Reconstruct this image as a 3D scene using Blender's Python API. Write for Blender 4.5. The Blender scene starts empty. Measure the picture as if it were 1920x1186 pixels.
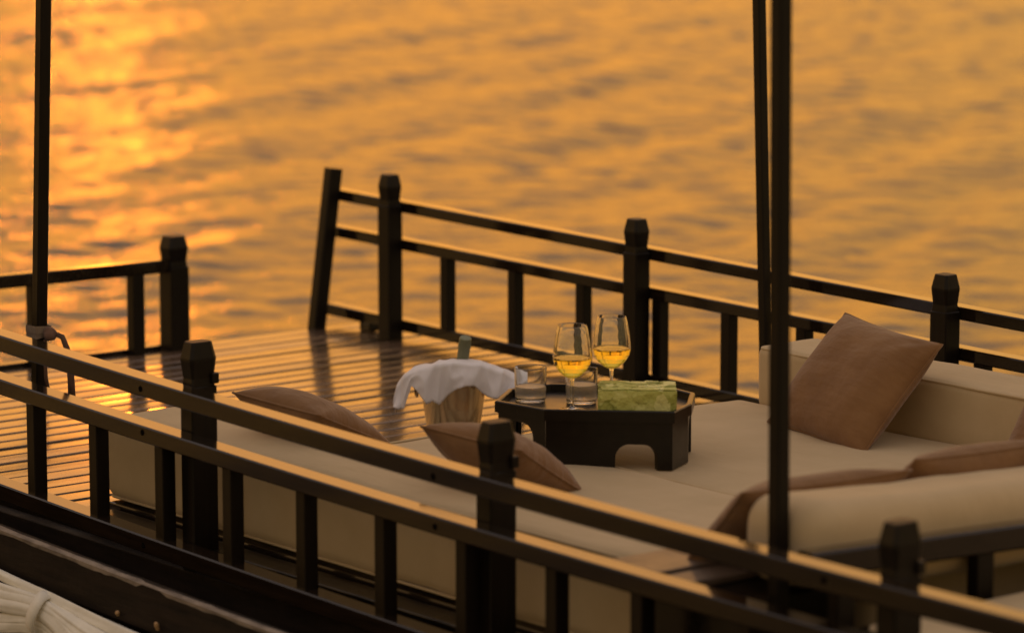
import bpy, bmesh, math, random
import numpy as np
from mathutils import Vector, Matrix, noise

R = math.radians
random.seed(4)
rng = np.random.default_rng(7)
sc = bpy.context.scene
col = sc.collection

# ------------------------------------------------------------------ camera
cam_d = bpy.data.cameras.new('camera')
cam = bpy.data.objects.new('camera', cam_d)
col.objects.link(cam)
pitch, ang, F = R(9.1523), R(38.977), 6660.0
fwd = Vector((-math.cos(ang) * math.cos(pitch), math.sin(ang) * math.cos(pitch), -math.sin(pitch)))
right = Vector((math.sin(ang), math.cos(ang), 0.0))
cup = right.cross(fwd)
m = Matrix((right, cup, -fwd)).transposed().to_4x4()
m.translation = Vector((0, 0, 1.94))
cam.matrix_world = m
cam_d.sensor_fit = 'HORIZONTAL'
cam_d.sensor_width = 36.0
cam_d.lens = F / 1920 * 36
cam_d.clip_start = 0.1
cam_d.clip_end = 6000
cam_d.dof.use_dof = True
cam_d.dof.focus_distance = 9.15
cam_d.dof.aperture_fstop = 2.5
sc.camera = cam

# ------------------------------------------------------------------ sky, sun, exposure
SUN_AZ = R(147.6)          # direction towards the sun, from +X
SUN_EL = R(6.5)
sun_dir = Vector((math.cos(SUN_AZ) * math.cos(SUN_EL), math.sin(SUN_AZ) * math.cos(SUN_EL), math.sin(SUN_EL)))
world = bpy.data.worlds.new('World')
sc.world = world
world.use_nodes = True
wn, wl = world.node_tree.nodes, world.node_tree.links
wn.clear()
wo = wn.new('ShaderNodeOutputWorld')
bg = wn.new('ShaderNodeBackground')
sky = wn.new('ShaderNodeTexSky')
sky.sky_type = 'NISHITA'
sky.sun_disc = False
sky.sun_elevation = SUN_EL
sky.sun_rotation = math.pi / 2 - SUN_AZ
sky.air_density = 1.6
sky.dust_density = 7.0
sky.ozone_density = 1.0
# hazy sunset sky: the Nishita sky seen through an even haze that glows towards the sun,
# pales towards the zenith and dims on the side away from the sun
def rgb_mix(a_, b_, fac, blend='MIX'):
    n_ = wn.new('ShaderNodeMix'); n_.data_type = 'RGBA'; n_.blend_type = blend
    for sock, v_ in ((6, a_), (7, b_), (0, fac)):
        if hasattr(v_, 'is_output'):
            wl.new(v_, n_.inputs[sock])
        else:
            n_.inputs[sock].default_value = (*v_, 1) if isinstance(v_, tuple) else v_
    return n_.outputs[2]
def smooth(src, lo, hi):
    n_ = wn.new('ShaderNodeMapRange'); n_.interpolation_type = 'SMOOTHSTEP'
    n_.inputs['From Min'].default_value = lo
    n_.inputs['From Max'].default_value = hi
    wl.new(src, n_.inputs['Value'])
    return n_.outputs['Result']
tc = wn.new('ShaderNodeTexCoord')
dot = wn.new('ShaderNodeVectorMath'); dot.operation = 'DOT_PRODUCT'
dot.inputs[1].default_value = sun_dir
wl.new(tc.outputs['Generated'], dot.inputs[0])
sep = wn.new('ShaderNodeSeparateXYZ')
wl.new(tc.outputs['Generated'], sep.inputs[0])
HAZE_SUN, HAZE_GLOW, HAZE_ANTI, HAZE_TOP = (12.0, 5.65, 1.12), (14.4, 5.7, 0.92), (5.9, 4.0, 1.60), (5.7, 4.7, 4.3)
horizon = rgb_mix(HAZE_ANTI, HAZE_SUN, smooth(dot.outputs['Value'], -0.3, 0.85))
horizon = rgb_mix(horizon, HAZE_GLOW, smooth(dot.outputs['Value'], 0.955, 1.0))
haze_col = rgb_mix(horizon, HAZE_TOP, smooth(sep.outputs['Z'], 0.10, 0.60))
wl.new(rgb_mix(sky.outputs[0], haze_col, 0.96), bg.inputs[0])
bg.inputs[1].default_value = 0.10
wl.new(bg.outputs[0], wo.inputs[0])

sun_l = bpy.data.lights.new('sun', 'SUN')
sun_l.energy = 0.017
sun_l.angle = R(1.0)
sun_l.color = (1.0, 0.23, 0.018)
sun = bpy.data.objects.new('sun', sun_l)
col.objects.link(sun)
sun.rotation_euler = sun_dir.to_track_quat('Z', 'Y').to_euler()

vs = sc.view_settings
sc.display_settings.display_device = 'sRGB'
vs.view_transform = 'Standard'
vs.look = 'None'
vs.exposure = 0.0
vs.gamma = 1.0
vs.use_curve_mapping = False
sc.cycles.use_denoising = True
sc.cycles.max_bounces = 10
sc.cycles.transmission_bounces = 10
sc.cycles.sample_clamp_indirect = 8.0

# ------------------------------------------------------------------ materials
def mat(name):
    mt = bpy.data.materials.new(name)
    mt.use_nodes = True
    nt = mt.node_tree
    return mt, nt, nt.nodes['Principled BSDF']

def tex_noise(nt, scale, detail=4, rough=0.55, stretch=None, coord='Object'):
    t = nt.nodes.new('ShaderNodeTexCoord')
    n = nt.nodes.new('ShaderNodeTexNoise')
    n.inputs['Scale'].default_value = scale
    n.inputs['Detail'].default_value = detail
    n.inputs['Roughness'].default_value = rough
    if stretch:
        mp = nt.nodes.new('ShaderNodeMapping')
        mp.inputs['Scale'].default_value = stretch
        nt.links.new(t.outputs[coord], mp.inputs[0])
        nt.links.new(mp.outputs[0], n.inputs['Vector'])
    else:
        nt.links.new(t.outputs[coord], n.inputs['Vector'])
    return n

def ramp(nt, src, stops):
    r = nt.nodes.new('ShaderNodeValToRGB')
    els = r.color_ramp.elements
    while len(els) < len(stops):
        els.new(0.5)
    for e, (p, c) in zip(els, stops):
        e.position = p
        e.color = (*c, 1) if len(c) == 3 else c
    nt.links.new(src, r.inputs[0])
    return r

def bump(nt, bsdf, src, strength, dist=0.01, prev=None):
    b = nt.nodes.new('ShaderNodeBump')
    b.inputs['Strength'].default_value = strength
    b.inputs['Distance'].default_value = dist
    nt.links.new(src, b.inputs['Height'])
    if prev:
        nt.links.new(prev.outputs[0], b.inputs['Normal'])
    nt.links.new(b.outputs[0], bsdf.inputs['Normal'])
    return b

def wood(name, dark, light, rough=(0.25, 0.45), stretch=(1, 14, 14), coat=0.3, bstr=0.15, spec=0.5):
    mt, nt, b = mat(name)
    n = tex_noise(nt, 5.0, 6, 0.6, stretch)
    r = ramp(nt, n.outputs[0], [(0.3, dark), (0.72, light)])
    nt.links.new(r.outputs[0], b.inputs['Base Color'])
    n2 = tex_noise(nt, 9.0, 5, 0.65)
    r2 = ramp(nt, n2.outputs[0], [(0.3, (rough[0],) * 3), (0.75, (rough[1],) * 3)])
    nt.links.new(r2.outputs[0], b.inputs['Roughness'])
    b.inputs['Coat Weight'].default_value = coat
    b.inputs['Specular IOR Level'].default_value = spec
    b.inputs['Coat Roughness'].default_value = 0.07
    b.inputs['Coat IOR'].default_value = 1.32
    bump(nt, b, n.outputs[0], bstr, 0.004)
    return mt

M = {}
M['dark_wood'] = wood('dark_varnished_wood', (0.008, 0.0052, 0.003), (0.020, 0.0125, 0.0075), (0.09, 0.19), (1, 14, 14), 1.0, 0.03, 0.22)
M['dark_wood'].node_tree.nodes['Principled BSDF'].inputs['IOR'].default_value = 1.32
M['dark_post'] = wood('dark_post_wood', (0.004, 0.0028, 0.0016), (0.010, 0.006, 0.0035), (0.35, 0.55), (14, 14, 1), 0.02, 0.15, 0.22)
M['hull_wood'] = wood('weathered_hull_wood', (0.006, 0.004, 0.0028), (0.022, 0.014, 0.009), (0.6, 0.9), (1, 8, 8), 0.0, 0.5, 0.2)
M['worn'] = wood('bare_worn_wood', (0.10, 0.08, 0.062), (0.34, 0.28, 0.22), (0.7, 0.9), (3, 8, 8), 0.0, 0.5)
M['arm'] = wood('worn_armrest_wood', (0.06, 0.04, 0.026), (0.14, 0.10, 0.07), (0.35, 0.6), (12, 1, 12), 0.3, 0.15, 0.4)
M['lacquer'] = wood('black_lacquer', (0.004, 0.003, 0.002), (0.008, 0.0055, 0.0035), (0.25, 0.4), (8, 8, 8), 0.15, 0.04, 0.3)

def deck_mat():
    mt, nt, b = mat('varnished_deck_wood')
    n = tex_noise(nt, 4.0, 7, 0.62, (10, 1, 10))
    oi = nt.nodes.new('ShaderNodeObjectInfo')
    r = ramp(nt, n.outputs[0], [(0.28, (0.075, 0.042, 0.024)), (0.55, (0.14, 0.088, 0.056)), (0.8, (0.21, 0.14, 0.092))])
    hs = nt.nodes.new('ShaderNodeHueSaturation')
    mp = nt.nodes.new('ShaderNodeMapRange')
    mp.inputs['To Min'].default_value = 0.45
    mp.inputs['To Max'].default_value = 1.55
    nt.links.new(oi.outputs['Random'], mp.inputs['Value'])
    nt.links.new(mp.outputs[0], hs.inputs['Value'])
    nt.links.new(r.outputs[0], hs.inputs['Color'])
    nt.links.new(hs.outputs[0], b.inputs['Base Color'])
    n2 = tex_noise(nt, 7.0, 4, 0.6)
    r2 = ramp(nt, n2.outputs[0], [(0.3, (0.16,) * 3), (0.75, (0.32,) * 3)])
    nt.links.new(r2.outputs[0], b.inputs['Roughness'])
    b.inputs['Coat Weight'].default_value = 0.72
    b.inputs['Coat Roughness'].default_value = 0.11
    n3 = tex_noise(nt, 3.0, 3, 0.5, (6, 1, 6))
    bump(nt, b, n3.outputs[0], 0.10, 0.0015)
    return mt
M['deck'] = deck_mat()

def fabric(name, c1, c2, scale=6.0, weave=900.0, sheen=0.15, bstr=0.25, rough=0.9):
    mt, nt, b = mat(name)
    n = tex_noise(nt, scale, 5, 0.6)
    r = ramp(nt, n.outputs[0], [(0.3, c1), (0.7, c2)])
    nt.links.new(r.outputs[0], b.inputs['Base Color'])
    b.inputs['Roughness'].default_value = rough
    b.inputs['Sheen Weight'].default_value = sheen
    b.inputs['Sheen Roughness'].default_value = 0.5
    b.inputs['Specular IOR Level'].default_value = 0.2
    w = tex_noise(nt, weave, 2, 0.5)
    b1 = bump(nt, b, w.outputs[0], 0.25, 0.0008)
    n2 = tex_noise(nt, scale * 1.7, 4, 0.55)
    b2 = bump(nt, b, n2.outputs[0], bstr, 0.012, b1)
    n3 = tex_noise(nt, scale * 0.9, 3, 0.5, (1.0, 3.2, 1.0))
    bump(nt, b, n3.outputs[0], bstr * 0.8, 0.03, b2)
    return mt
M['cream'] = fabric('cream_canvas', (0.45, 0.340, 0.188), (0.53, 0.405, 0.235), 4.0)
M['suede'] = fabric('brown_suede', (0.17, 0.084, 0.031), (0.235, 0.124, 0.048), 9.0, 1200, 0.25, 0.35)
M['linen'] = fabric('white_linen', (0.70, 0.68, 0.70), (0.78, 0.76, 0.78), 8.0, 1400, 0.05, 0.2)
M['canvas'] = fabric('pale_awning_canvas', (0.66, 0.63, 0.54), (0.82, 0.79, 0.69), 7.0, 900, 0.05, 0.4)
M['tie_pale'] = fabric('faded_tie_cloth', (0.16, 0.12, 0.085), (0.24, 0.18, 0.13), 20.0)
M['tie'] = fabric('brown_tie_cloth', (0.11, 0.06, 0.04), (0.18, 0.10, 0.065), 20.0)

def metal():
    mt, nt, b = mat('brushed_brass_steel')
    n = tex_noise(nt, 3.0, 3, 0.5, (14, 14, 0.4))
    r = ramp(nt, n.outputs[0], [(0.3, (0.76, 0.59, 0.33)), (0.7, (0.78, 0.61, 0.35))])
    nt.links.new(r.outputs[0], b.inputs['Base Color'])
    b.inputs['Metallic'].default_value = 1.0
    b.inputs['Roughness'].default_value = 0.20
    return mt
M['bucket'] = metal()

def simple(name, c, rough=0.5, metallic=0.0, trans=0.0, ior=1.45):
    mt, nt, b = mat(name)
    n = tex_noise(nt, 12.0, 4, 0.6)
    lo = tuple(x * 0.85 for x in c); hi = tuple(min(1, x * 1.12) for x in c)
    r = ramp(nt, n.outputs[0], [(0.3, lo), (0.7, hi)])
    nt.links.new(r.outputs[0], b.inputs['Base Color'])
    b.inputs['Roughness'].default_value = rough
    b.inputs['Metallic'].default_value = metallic
    b.inputs['Transmission Weight'].default_value = trans
    b.inputs['IOR'].default_value = ior
    return mt
def glassy(name, c, rough=0.0, ior=1.5):
    mt, nt, b = mat(name)
    b.inputs['Base Color'].default_value = (*c, 1)
    b.inputs['Roughness'].default_value = rough
    b.inputs['Transmission Weight'].default_value = 1.0
    b.inputs['IOR'].default_value = ior
    return mt
M['glass'] = glassy('clear_glass', (0.97, 0.98, 0.97))
M['wine'] = glassy('golden_wine', (0.97, 0.76, 0.10), 0.0, 1.34)
M['pale_water'] = glassy('whitened_water', (0.95, 0.91, 0.86), 0.30, 1.33)
M['pale_water'].node_tree.nodes['Principled BSDF'].inputs['Transmission Weight'].default_value = 0.72  # whitened to imitate pale cloth refracted through the thick base
M['foil'] = simple('dull_green_foil', (0.16, 0.17, 0.10), 0.45, 0.2)
M['bolt'] = simple('pale_bolt_steel', (0.55, 0.52, 0.48), 0.3, 1.0)
M['bottle'] = simple('dark_green_glass', (0.03, 0.06, 0.02), 0.08)
M['hole'] = simple('hole_black', (0.003, 0.002, 0.0015), 0.9)  # recess darkness put into the colour of the hole discs
M['hole'].node_tree.nodes['Principled BSDF'].inputs['Specular IOR Level'].default_value = 0.05
M['peg'] = simple('pale_wooden_peg', (0.42, 0.26, 0.12), 0.6)

def leaf():
    mt, nt, b = mat('folded_green_leaf')
    v = nt.nodes.new('ShaderNodeTexVoronoi')
    v.inputs['Scale'].default_value = 34.0
    t = nt.nodes.new('ShaderNodeTexCoord')
    n0 = tex_noise(nt, 24.0, 3, 0.6)
    mx = nt.nodes.new('ShaderNodeMix'); mx.data_type = 'VECTOR'
    mx.inputs[0].default_value = 0.06
    nt.links.new(t.outputs['Object'], mx.inputs[4])
    nt.links.new(n0.outputs['Color'], mx.inputs[5])
    nt.links.new(mx.outputs[1], v.inputs['Vector'])
    r = ramp(nt, v.outputs['Color'], [(0.2, (0.27, 0.29, 0.05)), (0.5, (0.46, 0.47, 0.11)), (0.8, (0.68, 0.66, 0.25))])
    nt.links.new(r.outputs[0], b.inputs['Base Color'])
    b.inputs['Roughness'].default_value = 0.55
    bump(nt, b, v.outputs['Distance'], 0.5, 0.01)
    return mt
M['leaf'] = leaf()

def water():
    mt, nt, b = mat('river_water')
    b.inputs['Base Color'].default_value = (0.060, 0.036, 0.015, 1)
    b.inputs['Roughness'].default_value = 0.06
    b.inputs['IOR'].default_value = 1.333
    n = tex_noise(nt, 5.0, 4, 0.6, (1.0, 1.4, 1.0))
    bump(nt, b, n.outputs[0], 0.30, 0.05)
    return mt
M['water'] = water()

# ------------------------------------------------------------------ helpers
def link_mesh(name, me, material=None, parent=None):
    o = bpy.data.objects.new(name, me)
    col.objects.link(o)
    if material is not None and not me.materials:
        me.materials.append(material)
    if parent is not None:
        o.parent = parent
    return o

def from_bm(name, bm, material=None, parent=None, smooth=False):
    me = bpy.data.meshes.new(name)
    bmesh.ops.recalc_face_normals(bm, faces=bm.faces)
    bm.to_mesh(me)
    bm.free()
    if smooth:
        me.polygons.foreach_set('use_smooth', [True] * len(me.polygons))
    return link_mesh(name, me, material, parent)

def copy_obj(src, parent=None):
    o = src.copy()
    col.objects.link(o)
    if parent is not None:
        o.parent = parent
    return o

def empty(name, loc=(0, 0, 0), rz=0.0):
    o = bpy.data.objects.new(name, None)
    o.location = loc
    o.rotation_euler = (0, 0, rz)
    o.empty_display_size = 0.1
    col.objects.link(o)
    return o

def tag(o, label=None, cat=None, group=None, kind=None):
    if label: o['label'] = label
    if cat: o['category'] = cat
    if group: o['group'] = group
    if kind: o['kind'] = kind
    return o

def box_bm(x0, x1, y0, y1, z0, z1, bev=0.0, bm=None, seg=2):
    nb = bmesh.new()
    bmesh.ops.create_cube(nb, size=1.0)
    for v in nb.verts:
        v.co = Vector(((x0 + x1) / 2 + v.co.x * (x1 - x0), (y0 + y1) / 2 + v.co.y * (y1 - y0), (z0 + z1) / 2 + v.co.z * (z1 - z0)))
    if bev > 0:
        bmesh.ops.bevel(nb, geom=list(nb.edges), offset=bev, segments=seg, affect='EDGES', profile=0.5)
    if bm is None:
        return nb
    me = bpy.data.meshes.new('tmp')
    nb.to_mesh(me); nb.free()
    bm.from_mesh(me)
    bpy.data.meshes.remove(me)
    return bm

def sweep(path, section, bm=None, cap=True, up=Vector((0, 0, 1))):
    """section: list of (a, b) offsets; a along side, b along up; path: list of points."""
    bm = bm or bmesh.new()
    P = [Vector(p) for p in path]
    rings = []
    for i, p in enumerate(P):
        t = (P[min(i + 1, len(P) - 1)] - P[max(i - 1, 0)]).normalized()
        side = t.cross(up)
        if side.length < 1e-6:
            side = Vector((0, 1, 0))
        side.normalize()
        u = side.cross(t).normalized()
        s = section(i / (len(P) - 1)) if callable(section) else section
        rings.append([bm.verts.new(p + side * a + u * b) for a, b in s])
    n = len(rings[0])
    for r0, r1 in zip(rings[:-1], rings[1:]):
        for k in range(n):
            bm.faces.new((r0[k], r0[(k + 1) % n], r1[(k + 1) % n], r1[k]))
    if cap:
        bm.faces.new(rings[0][::-1])
        bm.faces.new(rings[-1])
    return bm

def circ(r, n=10, r2=None):
    r2 = r2 or r
    return [(r * math.cos(2 * math.pi * k / n), r2 * math.sin(2 * math.pi * k / n)) for k in range(n)]

def rect(w, h, c=0.004):
    return [(-w / 2 + c, -h / 2), (w / 2 - c, -h / 2), (w / 2, -h / 2 + c), (w / 2, h / 2 - c),
            (w / 2 - c, h / 2), (-w / 2 + c, h / 2), (-w / 2, h / 2 - c), (-w / 2, -h / 2 + c)]

def lathe(profile, n=48):
    # short support rings beside every corner keep the smooth shading tight
    full = [profile[0]]
    for (r0, z0), (r1, z1) in zip(profile[:-1], profile[1:]):
        d = math.hypot(r1 - r0, z1 - z0)
        if d > 0.003:
            e = min(0.0007, d * 0.2) / d
            full += [(r0 + (r1 - r0) * e, z0 + (z1 - z0) * e), (r1 + (r0 - r1) * e, z1 + (z0 - z1) * e)]
        full.append((r1, z1))
    profile = full
    bm = bmesh.new()
    rings = []
    for r, z in profile:
        if r < 1e-6:
            rings.append([bm.verts.new((0, 0, z))])
        else:
            rings.append([bm.verts.new((r * math.cos(2 * math.pi * k / n), r * math.sin(2 * math.pi * k / n), z)) for k in range(n)])
    for a, b in zip(rings[:-1], rings[1:]):
        for k in range(n):
            k2 = (k + 1) % n
            if len(a) == 1 and len(b) == 1:
                continue
            if len(a) == 1:
                bm.faces.new((a[0], b[k], b[k2]))
            elif len(b) == 1:
                bm.faces.new((a[k], a[k2], b[0]))
            else:
                bm.faces.new((a[k], a[k2], b[k2], b[k]))
    return bm

def axis_pts(h, r, n_mid, n_edge=5):
    e = [h - r + r * math.sin(math.pi / 2 * i / n_edge) for i in range(n_edge + 1)]
    midp = list(np.linspace(-(h - r), h - r, n_mid + 1))
    return [-x for x in e[::-1]][:-1] + midp + e[1:]

def softbox(name, dims, r, material, parent=None, puff=0.0, wob=0.006, seed=0, res=0.09, loc=(0, 0, 0), wscale=2.2):
    hx, hy, hz = [d / 2 for d in dims]
    r = min(r, hx, hy, hz)
    ax = [axis_pts(h, r, max(1, int(2 * h / res))) for h in (hx, hy, hz)]
    H = (hx, hy, hz)
    bm = bmesh.new()
    key = {}
    def vert(p):
        k = tuple(round(c, 5) for c in p)
        if k in key:
            return key[k]
        q = Vector(p)
        c = Vector([max(-(H[i] - r), min(H[i] - r, q[i])) for i in range(3)])
        d = q - c
        if d.length > 1e-9:
            q = c + d.normalized() * r
        nrm = d.normalized() if d.length > 1e-9 else Vector((0, 0, 1))
        u, v, w = q.x / hx, q.y / hy, q.z / hz
        q = q + Vector((0, 0, 1 if q.z > 0 else -1)) * puff * (1 - u ** 4) * (1 - v ** 4) * abs(w) * (1 if q.z > 0 else 0)
        s = Vector((q.x, q.y, q.z)) + Vector((seed * 7.3, seed * 3.1, 0))
        q = q + nrm * wob * (noise.noise(s * wscale) + 0.5 * noise.noise(s * wscale * 2.7))
        key[k] = bm.verts.new(q)
        return key[k]
    for a in range(3):
        b, c = (a + 1) % 3, (a + 2) % 3
        for sgn in (-1, 1):
            for i in range(len(ax[b]) - 1):
                for j in range(len(ax[c]) - 1):
                    vs4 = []
                    for (ii, jj) in ((i, j), (i + 1, j), (i + 1, j + 1), (i, j + 1)):
                        p = [0, 0, 0]
                        p[a] = sgn * H[a]; p[b] = ax[b][ii]; p[c] = ax[c][jj]
                        vs4.append(vert(p))
                    if sgn < 0:
                        vs4 = vs4[::-1]
                    if len(set(vs4)) == 4:
                        try: bm.faces.new(vs4)
                        except ValueError: pass
    o = from_bm(name, bm, material, parent, smooth=True)
    o.location = loc
    return o

def pillow_mesh(w, h, t, seed=0, n=40):
    bm = bmesh.new()
    def sheet(sg):
        g = []
        for i in range(n + 1):
            row = []
            for j in range(n + 1):
                u = math.sin((i / n - 0.5) * math.pi) if True else 0
                v = math.sin((j / n - 0.5) * math.pi)
                prof = max(0.0, (1 - abs(u) ** 2.3) * (1 - abs(v) ** 2.3)) ** 0.50
                # sides are pulled in between the pointed corners
                x = u * w / 2 * (1 - 0.055 * (1 - v * v))
                y = v * h / 2 * (1 - 0.055 * (1 - u * u))
                z = sg * t / 2 * prof
                q = Vector((x * 5 + seed * 9.1, y * 5 + sg * 2.0, seed * 3.7))
                z += prof * (0.014 * noise.noise(q) + 0.006 * noise.noise(q * 2.6)) * sg
                # creases fanning out from the corners
                for cu, cv in ((-1, -1), (1, -1), (1, 1), (-1, 1)):
                    du, dv = u - cu, v - cv
                    rr_ = math.hypot(du, dv)
                    z += sg * 0.0045 * prof * math.exp(-(rr_ - 0.35) ** 2 / 0.08) * math.sin(9 * math.atan2(dv, du) + seed * 2 + cu)
                row.append((x, y, z))
            g.append(row)
        return g
    top, bot = sheet(1), sheet(-1)
    tv = [[bm.verts.new(p) for p in row] for row in top]
    bv = [[tv[i][j] if i in (0, n) or j in (0, n) else bm.verts.new(bot[i][j]) for j in range(n + 1)] for i in range(n + 1)]
    for i in range(n):
        for j in range(n):
            bm.faces.new((tv[i][j], tv[i + 1][j], tv[i + 1][j + 1], tv[i][j + 1]))
            bm.faces.new((bv[i][j], bv[i][j + 1], bv[i + 1][j + 1], bv[i + 1][j]))
    return bm

def make_pillow(label, w, h, t, origin, xdir, ydir, seed):
    """origin: middle of the bottom edge; xdir along the edge, ydir up the pillow."""
    bm = pillow_mesh(w, h, t, seed)
    X = Vector(xdir).normalized(); Yd = Vector(ydir)
    Yd.normalize(); Z = X.cross(Yd).normalized()
    o = from_bm('pillow', bm, M['suede'], None, smooth=True)
    mm = Matrix((X, Yd, Z)).transposed().to_4x4()
    mm.translation = Vector(origin) + Yd * h / 2
    o.matrix_world = mm
    # corded seam round the edge
    pts = []
    N = 20
    for k in range(4 * N):
        s, q = divmod(k, N); f = -1 + 2 * q / N
        u, v = [(f, -1), (1, f), (-f, 1), (-1, -f)][s]
        pts.append((u * w / 2 * (1 - 0.055 * (1 - v * v)), v * h / 2 * (1 - 0.055 * (1 - u * u)), 0))
    sb = bmesh.new()
    rings = []
    c = circ(0.0035, 6)
    for i, p in enumerate(pts):
        p = Vector(p); t_ = (Vector(pts[(i + 1) % len(pts)]) - Vector(pts[i - 1])).normalized()
        sd = t_.cross(Vector((0, 0, 1)))
        rings.append([sb.verts.new(p + sd * a + Vector((0, 0, b))) for a, b in c])
    for i in range(len(rings)):
        r0, r1 = rings[i], rings[(i + 1) % len(rings)]
        for k in range(6):
            sb.faces.new((r0[k], r0[(k + 1) % 6], r1[(k + 1) % 6], r1[k]))
    from_bm('piping', sb, M['suede'], o, smooth=True)
    return tag(o, label, 'pillow', 'brown pillows on the daybed')

# ------------------------------------------------------------------ water
def water_axis(c, half, step, far, g=1.22):
    a = list(np.arange(-half, half + 1e-6, step))
    s, x = step, half
    out = []
    while x < far:
        s *= g; x += s; out.append(x)
    return c + np.array([-q for q in out[::-1]] + a + out)
WZ = -0.75
wx = water_axis(0.0, 17.0, 0.048, 4200)      # along the view
wy = water_axis(0.0, 6.5, 0.048, 4200)       # across the view
gx, gy = np.meshgrid(wx, wy, indexing='ij')
fh = np.array([-math.cos(ang), math.sin(ang)]); rh = np.array([math.sin(ang), math.cos(ang)])
WX = (gx + 25.0)[..., None] * fh + gy[..., None] * rh
zz = np.zeros(gx.shape)
wind = math.atan2(fh[1], fh[0]) + R(12)
cell = np.maximum(np.gradient(wx)[:, None], np.gradient(wy)[None, :])
oblique = math.atan2(fh[1] - 2.1 * rh[1], fh[0] - 2.1 * rh[0])
for k in range(110):
    if k < 22:                                   # long low swell running obliquely across the view
        lam, th, amp = rng.uniform(0.8, 2.2), oblique + rng.normal(0, R(9)), 0.0028
        amp *= lam ** 0.9
    else:                                        # short wind ripples
        lam = 0.13 * (4.6 ** (rng.random()))
        th = wind + rng.normal(0, R(38))
        amp = 0.00180 * lam ** 0.95
    kx, ky = 2 * math.pi / lam * math.cos(th), 2 * math.pi / lam * math.sin(th)
    ph = kx * WX[..., 0] + ky * WX[..., 1] + rng.random() * 6.283
    fade = np.clip((lam / cell - 2.2) / 1.5, 0, 1)
    s_ = np.sin(ph)
    zz += amp * fade * (s_ + 0.22 * np.cos(2 * ph))
nx, ny = gx.shape
verts = np.stack([WX[..., 0], WX[..., 1], WZ + zz], -1).reshape(-1, 3)
idx = np.arange(nx * ny).reshape(nx, ny)
quads = np.stack([idx[:-1, :-1], idx[:-1, 1:], idx[1:, 1:], idx[1:, :-1]], -1).reshape(-1, 4)
me = bpy.data.meshes.new('water')
me.vertices.add(len(verts)); me.vertices.foreach_set('co', verts.ravel())
me.loops.add(quads.size); me.loops.foreach_set('vertex_index', quads.ravel())
me.polygons.add(len(quads))
me.polygons.foreach_set('loop_start', np.arange(0, quads.size, 4))
me.polygons.foreach_set('loop_total', np.full(len(quads), 4))
me.polygons.foreach_set('use_smooth', np.ones(len(quads), bool))
me.update(); me.validate()
if me.polygons[0].normal.z < 0:
    me.flip_normals()
wo_ = link_mesh('water', me, M['water'])
tag(wo_, 'rippled river water glowing orange in the low sun behind the boat', kind='structure')

# ------------------------------------------------------------------ boat
boat = tag(empty('wooden_boat', (-6.5, 5.8, -0.75)),
           'dark wooden boat with railed deck and varnished planks floating on orange water', 'boat')
BO = Vector((6.5, -5.8, 0.75))
def boat_part(o):
    o.parent = boat
    o.location = Vector(o.location) + BO
    return o
def sheer(x):
    return 0.0056 * min(0.0, x + 4.5) ** 2
XS = list(np.linspace(-10.1, -1.6, 40))

# hull: one lofted shell from gunwale to below the waterline
hb = bmesh.new()
rings = []
hx = list(np.linspace(-9.64, -1.5, 24))
for x in hx:
    e = sheer(x) * 0.9
    k = max(0.0, (-7.5 - x) / 2.4)
    yn, yf = 4.46 + 0.10 * k * k, 7.20 - 0.08 * k * k
    rings.append([hb.verts.new(p) for p in ((x, 4.655, -0.17), (x, yn + 0.045, -0.17 + e * 0.5), (x, yn + 0.03, -0.12 + e), (x, yn + 0.10, -0.5), (x, yn + 0.32, -1.0),
                                            (x, yf - 0.32, -1.0), (x, yf - 0.10, -0.5), (x, yf, -0.05))])
for a, b in zip(rings[:-1], rings[1:]):
    for k in range(len(a) - 1):
        hb.faces.new((a[k], a[k + 1], b[k + 1], b[k]))
hb.faces.new(rings[0]); hb.faces.new(rings[-1][::-1])
boat_part(from_bm('hull', hb, M['hull_wood']))

def along(y, zf, sec, x0=-10.05, x1=-1.6, n=36):
    xs = np.linspace(x0, x1, n)
    return sweep([(x, y, zf(x)) for x in xs], sec)

# outer rubbing strake with its worn upper edge
gtop = lambda x: -0.022 + sheer(x)
boat_part(from_bm('gunwale', along(4.435, lambda x: gtop(x) - 0.060, rect(0.035, 0.115, 0.006)), M['hull_wood']))
eb = bmesh.new()
prev = None
xx = -10.0
for i in range(300):
    x = -9.9 + i * 0.026
    w = 0.0085 + 0.005 * noise.noise(Vector((x * 9, 1, 0))) + 0.004 * max(0, noise.noise(Vector((x * 31, 5, 0))))
    w = max(0.0015, w)
    if -6.84 < x < -6.74: w = 0.001
    ring = [eb.verts.new((x, 4.4164, gtop(x) - 0.0045 - w)), eb.verts.new((x, 4.4150, gtop(x) - 0.0035)),
            eb.verts.new((x, 4.4230, gtop(x) + 0.0004)), eb.verts.new((x, 4.426 + w * 0.8, gtop(x) - 0.0012))]
    if prev:
        for k in range(3):
            eb.faces.new((prev[k], prev[k + 1], ring[k + 1], ring[k]))
    prev = ring
boat_part(from_bm('worn_edge', eb, M['worn']))
# recessed side board under the rail, with stub posts
boat_part(from_bm('side_board', box_bm(-10.0, -1.6, 4.655, 4.70, -0.30, -0.03, 0.003), M['hull_wood']))
for x, z, l in ((-6.76, -0.080, 0.022), (-6.93, -0.078, 0.012)):
    pb = lathe([(0, 0), (0.004, 0), (0.006, l * 0.7), (0.004, l), (0, l)], 10)
    pg = from_bm('peg', pb, M['peg'], None, True)
    pg.location = (x, 4.412, z - 0.01)
    pg.rotation_euler = (R(25), R(15), 0)
    boat_part(pg)

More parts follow.
